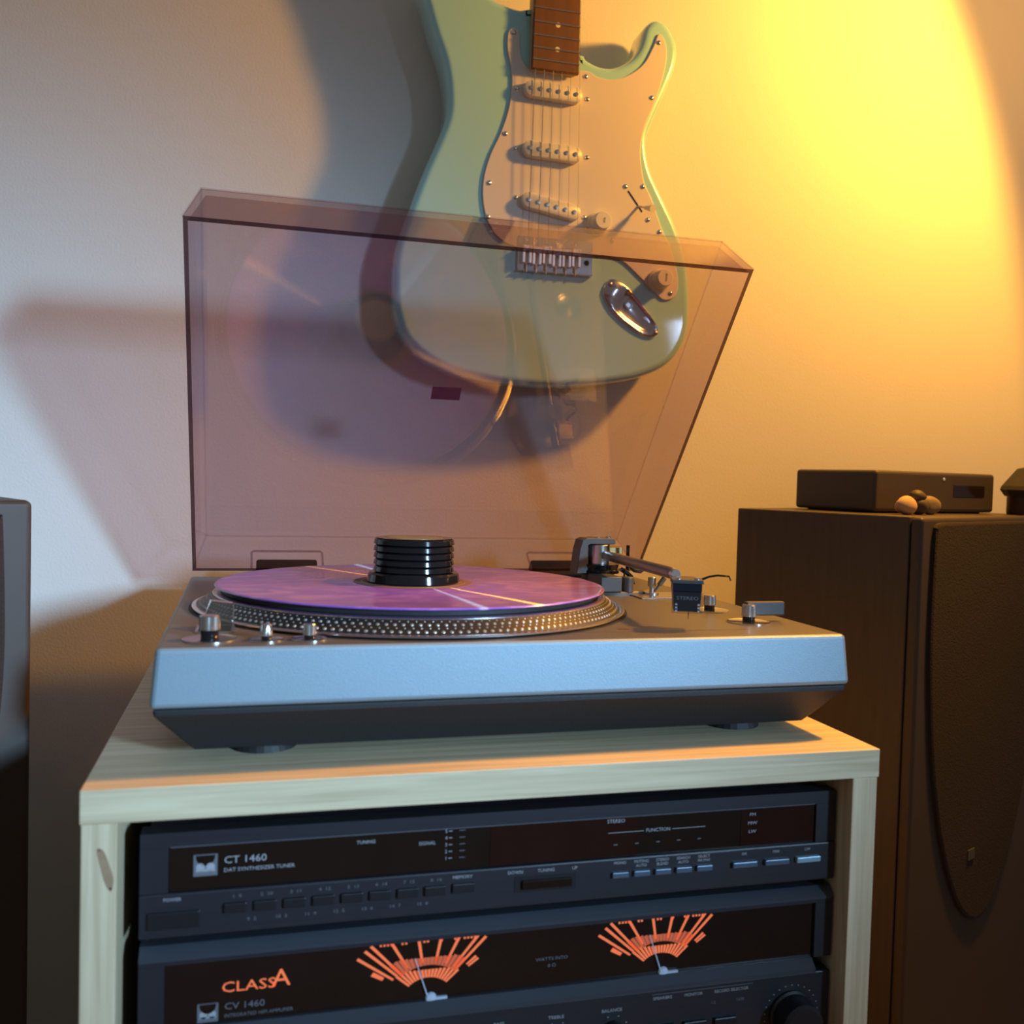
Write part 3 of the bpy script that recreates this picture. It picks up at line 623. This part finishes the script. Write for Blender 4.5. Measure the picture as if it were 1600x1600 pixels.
def pickup(p, q, s1, s2):
    p, q = Vector(p), Vector(q); c = (p+q)/2; d = (q-p); ln = d.length; d.normalize(); n = Vector((-d.y, d.x)); hl = ln/2+.0075; hw_ = .0082
    P = []
    for cx, a0 in ((hl-hw_, -90), (-(hl-hw_), 90)):
        for k in range(9):
            a = math.radians(a0+k*22.5); P.append(c+d*(cx+hw_*math.cos(a))+n*hw_*math.sin(a))
    b = BM(); slab(b, P, [(.0012, .2288), (.0003, .2294), (0, .2305), (0, .2380)]); pk = obj('pickup', b, M['cream'], gt, smooth=40)
    for i in range(6):
        e = p+(q-p)*i/5; b = BM(); lathe(b, [(0, 0), (.0024, 0), (.0022, .0010), (0, .0012)], 14, (e.x, .2289, e.y), RX); obj('pole_piece', b, M['fret'], pk, smooth=60)
    for x, z in (s1, s2): b = BM(); lathe(b, [(0, 0), (.0026, 0), (.0020, .0011), (0, .0014)], 14, (x, .2376, z), RX); obj('height_screw', b, M['chrome'], pk, smooth=60)
pickup((.1533, .5798), (.2023, .5788), (.1397, .5806), (.2174, .5790))
pickup((.1537, .5182), (.2035, .5168), (.1401, .5190), (.2190, .5178))
pickup((.1539, .4649), (.2040, .4565), (.1420, .4680), (.2182, .4545))
for x, z in ((.2335, .4487), (.3061, .3942)):
    b = BM(); lathe(b, [(0, 0), (.0125, 0), (.0122, .0040), (.0102, .0052), (.0092, .0170), (.0085, .0182), (0, .0184)], 40, (x, .2375, z), RX); kn = obj('control_knob', b, M['cream'], gt, smooth=30)
    text('VOL' if z > .42 else 'TONE', 0, 0, .0024, 0, M['dimprint'], kn, M4=Matrix.Translation((x+.001, .2189, z)) @ Matrix.Rotation(PI/2, 4, 'X') @ Matrix.Rotation(PI/2, 4, 'Z'))
b = BM(); d = (Vector((.2816, .4695))-Vector((.2692, .4848))); tube(b, [(.2670, .2374, .4875), (.2840, .2374, .4665)], .0007, 6); obj('switch_slot', b, M['black'], pg)
b = BM(); tube(b, [(.2790, .2385, .4727), (.2830, .2260, .4680)], .0012, 8); tube(b, [(.2828, .2268, .4682), (.2862, .2130, .4640)], [.0020, .0040], 12); obj('pickup_switch', b, M['cream'], gt, smooth=50)
M['saddle'] = mat('satin_chrome', (.85, .87, .90), .34, 1., scale=30, var=.02)
# bridge: plate, six saddles, screws
BX0, BX1, BZ0, BZ1 = .1452, .2284, .3920, .4290
b = BM(); box(b, BX0, BX1, .2368, .2399, BZ0, BZ1); box(b, BX0, BX1, .2340, .2369, BZ0, BZ0+.0016); br = obj('bridge', b, M['chrome'], gt, bevel=.0005)
SXS = [.1542+i*.01086 for i in range(6)]
for i, x in enumerate(SXS):
    zb = (.4000, .3990, .4005, .3985, .3988, .4000)[i]
    b = BM()
    box(b, x-.0049, x-.0022, .2310, .2366, zb, zb+.0185); box(b, x+.0022, x+.0049, .2310, .2366, zb, zb+.0185); box(b, x-.0022, x+.0022, .2310, .2366, zb+.0120, zb+.0185)
    tube(b, [(x-.0035, .2365, zb+.0165), (x-.0035, .2290, zb+.0165)], .0010, 8); tube(b, [(x+.0035, .2365, zb+.0165), (x+.0035, .2290, zb+.0165)], .0010, 8)
    obj('saddle', b, M['saddle'], br, bevel=.0004)
    b = BM(); tube(b, [(x, .2345, zb+.001), (x, .2345, BZ0-.0012)], .0011, 10); lathe(b, [(0, 0), (.0019, 0), (.0017, .0010), (0, .0012)], 12, (x, .2368, BZ1-.004), RX); obj('saddle_screw', b, M['fret'], br, smooth=60)
b = BM(); lathe(b, [(0, 0), (.0030, 0), (.0030, .0002), (0, .0002)], 20, (.2218, .2368, .4060), RX); obj('arm_socket', b, M['black'], br)
# jack plate
JACK = [(0.2497,0.3921),(0.2420,0.3812),(0.2430,0.3717),(0.2523,0.3572),(0.2675,0.3445),(0.2850,0.3346),(0.3001,0.3313),(0.3075,0.3374),(0.3048,0.3484),(0.2922,0.3628),(0.2752,0.3803),(0.2630,0.3897)]
JIN = [(0.2697,0.3790),(0.2633,0.3716),(0.2570,0.3609),(0.2646,0.3524),(0.2760,0.3449),(0.2927,0.3370),(0.3008,0.3424),(0.3005,0.3507),(0.2888,0.3638),(0.2764,0.3767)]
b = BM(); P = catmull(JACK, 3); c0 = Vector((.2745, .3620)); Q = []
JI = catmull(JIN, 3)
def nearest(p): return min(JI, key=lambda q: (q-p).length)
def rayhit(p):
    # scale the outline towards the recess outline by angle about its centre
    cj = Vector((.2810, .3590)); a = math.atan2((p-cj).y, (p-cj).x)
    best = min(JI, key=lambda q: abs((math.atan2((q-cj).y, (q-cj).x)-a+PI) % (2*PI)-PI)); return best
n = len(P)
rings = [[b.verts.new((p.x, .2399, p.y)) for p in P], [b.verts.new((p.x, .2380, p.y)) for p in inset(P, .0004)], [b.verts.new((p.x, .2368, p.y)) for p in inset(P, .0018)]]
rim = [rayhit(p) for p in P]; cj = Vector((.2810, .3590))
rings.append([b.verts.new((p.x, .2370, p.y)) for p in [cj+(r-cj)*1.04 for r in rim]])
rings.append([b.verts.new((p.x, .2378, p.y)) for p in rim])
rings.append([b.verts.new((p.x, .2396, p.y)) for p in [cj+(r-cj)*.80 for r in rim]])
for A, B in zip(rings, rings[1:]):
    for i in range(n):
        b.faces.new((A[i], A[(i+1) % n], B[(i+1) % n], B[i]))
b.faces.new(rings[-1]); bmesh.ops.remove_doubles(b, verts=b.verts, dist=1e-6)
jk = obj('jack_plate', b, M['chrome'], gt, smooth=50)
b = BM(); lathe(b, [(0, 0), (.0052, 0), (.0048, .0012), (.0030, .0014), (.0028, .0002), (0, .0002)], 24, (.2720, .2392, .3655), RX); obj('jack_socket', b, M['alu'], jk, smooth=40)
for x, z in ((.2497, .3858), (.3040, .3372)): b = BM(); lathe(b, [(0, 0), (.0028, 0), (.0022, .0011), (0, .0014)], 16, (x, .2369, z), RX); obj('screw', b, M['fret'], jk, smooth=60)
# neck, fretboard, frets, dots, head
NT = 1.0150
def nx(z): # neck edges at height z
    t = (z-.6)/(NT-.6); return .1527+t*.0058, .2040-t*.0040
b = BM(); a0, a1 = nx(.6), nx(NT)
v = [b.verts.new(c) for c in ((a0[0], .2320, .600), (a0[1], .2320, .600), (a0[1], .2500, .600), (a0[0], .2500, .600), (a1[0], .2320, NT), (a1[1], .2320, NT), (a1[1], .2480, NT), (a1[0], .2480, NT))]
for q in ((0, 3, 2, 1), (4, 5, 6, 7), (0, 1, 5, 4), (1, 2, 6, 5), (2, 3, 7, 6), (3, 0, 4, 7)): b.faces.new([v[i] for i in q])
obj('neck', b, M['maple'], gt, bevel=.003)
b = BM(); z0 = .5990; a0 = nx(z0)
v = [b.verts.new(c) for c in ((a0[0], .2262, z0), (a0[1], .2262, z0), (a0[1], .2320, z0), (a0[0], .2320, z0), (a1[0], .2262, NT), (a1[1], .2262, NT), (a1[1], .2320, NT), (a1[0], .2320, NT))]
for q in ((0, 3, 2, 1), (4, 5, 6, 7), (0, 1, 5, 4), (1, 2, 6, 5), (2, 3, 7, 6), (3, 0, 4, 7)): b.faces.new([v[i] for i in q])
fb = obj('fretboard', b, M['rosewood'], gt, bevel=.0008)
SCALE = .610; SZ = NT-SCALE
for k in range(1, 22):
    z = SZ+SCALE*2**(-k/12)
    if z < .601: break
    l, r = nx(z); b = BM(); tube(b, [(l+.0004, .2261, z), (r-.0004, .2261, z)], .0010, 8); obj('fret', b, M['fret'], fb, smooth=60)
for z in (.6212, .6460, .6960, .7400, .7960, .8200): b = BM(); lathe(b, [(0, 0), (.0026, 0), (.0026, .0002), (0, .0002)], 20, (.1794, .2263, z), RX); obj('fret_dot', b, M['pearl'], fb)
b = BM(); box(b, .1580, .2005, .2235, .2320, NT, NT+.004); obj('nut', b, M['cream'], gt, bevel=.0006)
b = BM(); P = catmull([(.1590, NT), (.1560, NT+.030), (.1520, NT+.090), (.1480, NT+.150), (.1560, NT+.175), (.1800, NT+.178), (.2050, NT+.150), (.2200, NT+.110), (.2150, NT+.070), (.2030, NT+.030), (.2000, NT)], 3)
slab(b, P, [(.001, .2330), (0, .2340), (0, .2470), (.001, .2480)]); hs_ = obj('headstock', b, M['maple'], gt, smooth=40)
for i in range(6): b = BM(); lathe(b, [(0, 0), (.0045, 0), (.0040, .0030), (.0030, .0120), (.0036, .0140), (0, .0145)], 16, (.1640+i*.004, .2332, NT+.030+i*.022), RX); obj('tuning_peg', b, M['chrome'], hs_, smooth=40)
for i, x in enumerate(SXS):
    b = BM(); zb = .4185; xt = .1617+i*.0070; r = (.00040, .00034, .00028, .00022, .00018, .00016)[i]
    tube(b, [(x, .2306, zb), (x+(xt-x)*.0, .2292, zb+.001), (xt, .2232, NT+.002), (.1640+i*.004, .2260, NT+.030+i*.022)], r, 6); obj('string', b, M['string'], gt, smooth=60)
# wall hanger that holds the neck, above the frame
gh = thing('guitar_hanger', 'padded wall hook carrying the guitar under its headstock, above the picture', 'hanger')
b = BM(); box(b, .155, .205, .2860, .2998, NT+.000, NT+.060); obj('mount', b, M['black'], gh, bevel=.002)
b = BM(); tube(b, [(.18, .290, NT+.020), (.18, .262, NT+.016)], .005, 12); tube(b, [(.212, .215, NT+.018), (.212, .262, NT+.012), (.148, .262, NT+.012), (.146, .215, NT+.018)], .0048, 12); obj('yoke', b, M['rubber'], gh, smooth=60)

# ------------------------------------------------------------------ loudspeakers
SPZ = .1490
def speaker(name, label, origin, ang, w, dpt, side):
    """origin = front inner top corner on the floor plan; local x along the baffle, local y to the back"""
    o = thing(name, label, 'speaker', (origin[0], origin[1], FZ), ang, 'pair of floor speakers')
    h = SPZ-FZ
    x0, x1 = (0, w) if side > 0 else (-w, 0)
    b = BM(); box(b, x0, x1, .012, dpt, 0, h); obj('case', b, M['speaker'], o, bevel=.0015)
    b = BM(); box(b, x0, x1, 0, .0118, 0, h); obj('baffle', b, M['boxm'], o, bevel=.004, seg=4)
    b = BM()
    P = [Vector((x0+a, h-c)) for a, c in ((.0195, .020), (.0215, .009), (.030, .0055), (.060, .005), (.145, .005), (.230, .005), (.260, .0055), (.2685, .009), (.2705, .020), (.272, .10), (.268, .16), (.255, .24), (.230, .315), (.190, .38), (.145, .405), (.100, .38), (.060, .315), (.035, .24), (.022, .16), (.018, .10))]
    slab(b, catmull(P, 5), [(.002, -.0040), (0, -.0030), (0, 0)]); g = obj('grille', b, M['grille'], o, smooth=40)
    if side > 0:
        b = BM(); box(b, x0+.112, x0+.126, -.0052, -.0038, h-.338, h-.328); obj('badge', b, M['greymetal'], g)
    return o
sa = math.radians(26)
S0 = (.4625, -.0105)
spR = speaker('floor_speaker', 'dark brown-black floor speaker standing right of the cabinet, black case on top', S0, sa, .29, .2, 1)
spL = speaker('floor_speaker', 'black floor speaker at the left edge, nothing on top', (-.2670, -.0090), sa, .29, .2, -1)
del spR['group']; del spL['group']
# things standing on the right speaker
bxo = thing('media_box', 'small black set-top box lying on top of the right speaker', 'electronics', (.477, .080, SPZ), math.radians(15))
b = BM(); box(b, .0, .190, 0, .106, .0015, .0430); bc = obj('case', b, M['boxm'], bxo, bevel=.0035, seg=3)
b = BM(); lathe(b, [(0, 0), (.0017, 0), (.0014, .0006), (0, .0008)], 16, (.104, 0, .0360), RX); obj('indicator_light', b, M['needle'], bxo)
b = BM(); box(b, .120, .172, -.0004, .0002, .018, .030); obj('front_label', b, M['window'], bxo)
b = BM(); box(b, .010, .180, .01, .096, 0, .0016); obj('foot_plate', b, M['rubber'], bxo)
def pebble(name, label, loc, s, m, seed, cat='stone', rz=0):
    b = BM(); bmesh.ops.create_icosphere(b, subdivisions=3, radius=1); rr = random.Random(seed)
    ks = [(Vector((rr.uniform(-1, 1), rr.uniform(-1, 1), rr.uniform(-1, 1))).normalized(), rr.uniform(-.22, .22)) for _ in range(9)]
    for v_ in b.verts:
        n_ = v_.co.normalized(); k = 1+sum(a*max(0, n_.dot(d_))**3 for d_, a in ks); v_.co = Vector((n_.x*k*s[0], n_.y*k*s[1], n_.z*k*s[2]))
    zm = min(v_.co.z for v_ in b.verts)
    for v_ in b.verts: v_.co.z -= zm
    o = obj(name, b, m, smooth=80); o.location = loc; o.rotation_euler.z = rz; return tag(o, label, cat)
pebble('pebble', 'pale tan pebble at the left end of the small pile before the black box', (.4895, .0520, SPZ), (.0125, .0085, .0098), M['stone'], 1)
pebble('pebble', 'dark rounded pebble in the middle of the small pile before the black box', (.5095, .0570, SPZ), (.0105, .0085, .0078), M['stonedark'], 2)
pebble('pebble', 'dark ridged stone lying on top of the small pile before the black box', (.5090, .0570, SPZ+.0135), (.0085, .0065, .0050), M['stonedark'], 5)
pebble('pebble', 'greyish-brown pebble at the right end of the small pile before the black box', (.5285, .0640, SPZ), (.0115, .0085, .0088), mat('grey_tan_stone', (.22, .17, .11), .7, scale=60, var=.35, bump=.4), 4)
po = thing('lidded_pot', 'small dark brown pot with a wide faceted cap at the right edge', 'pot', (.6880, .1150, SPZ))
b = BM(); lathe(b, [(0, 0), (.0170, 0), (.0180, .002), (.0180, .0200), (0, .0200)], 24); obj('pot_body', b, M['pot'], po, smooth=30)
b = BM(); lathe(b, [(0, .0200), (.0200, .0200), (.0250, .0270), (.0235, .0310), (.0090, .0500), (0, .0520)], 8); obj('pot_cap', b, M['wool'], po)
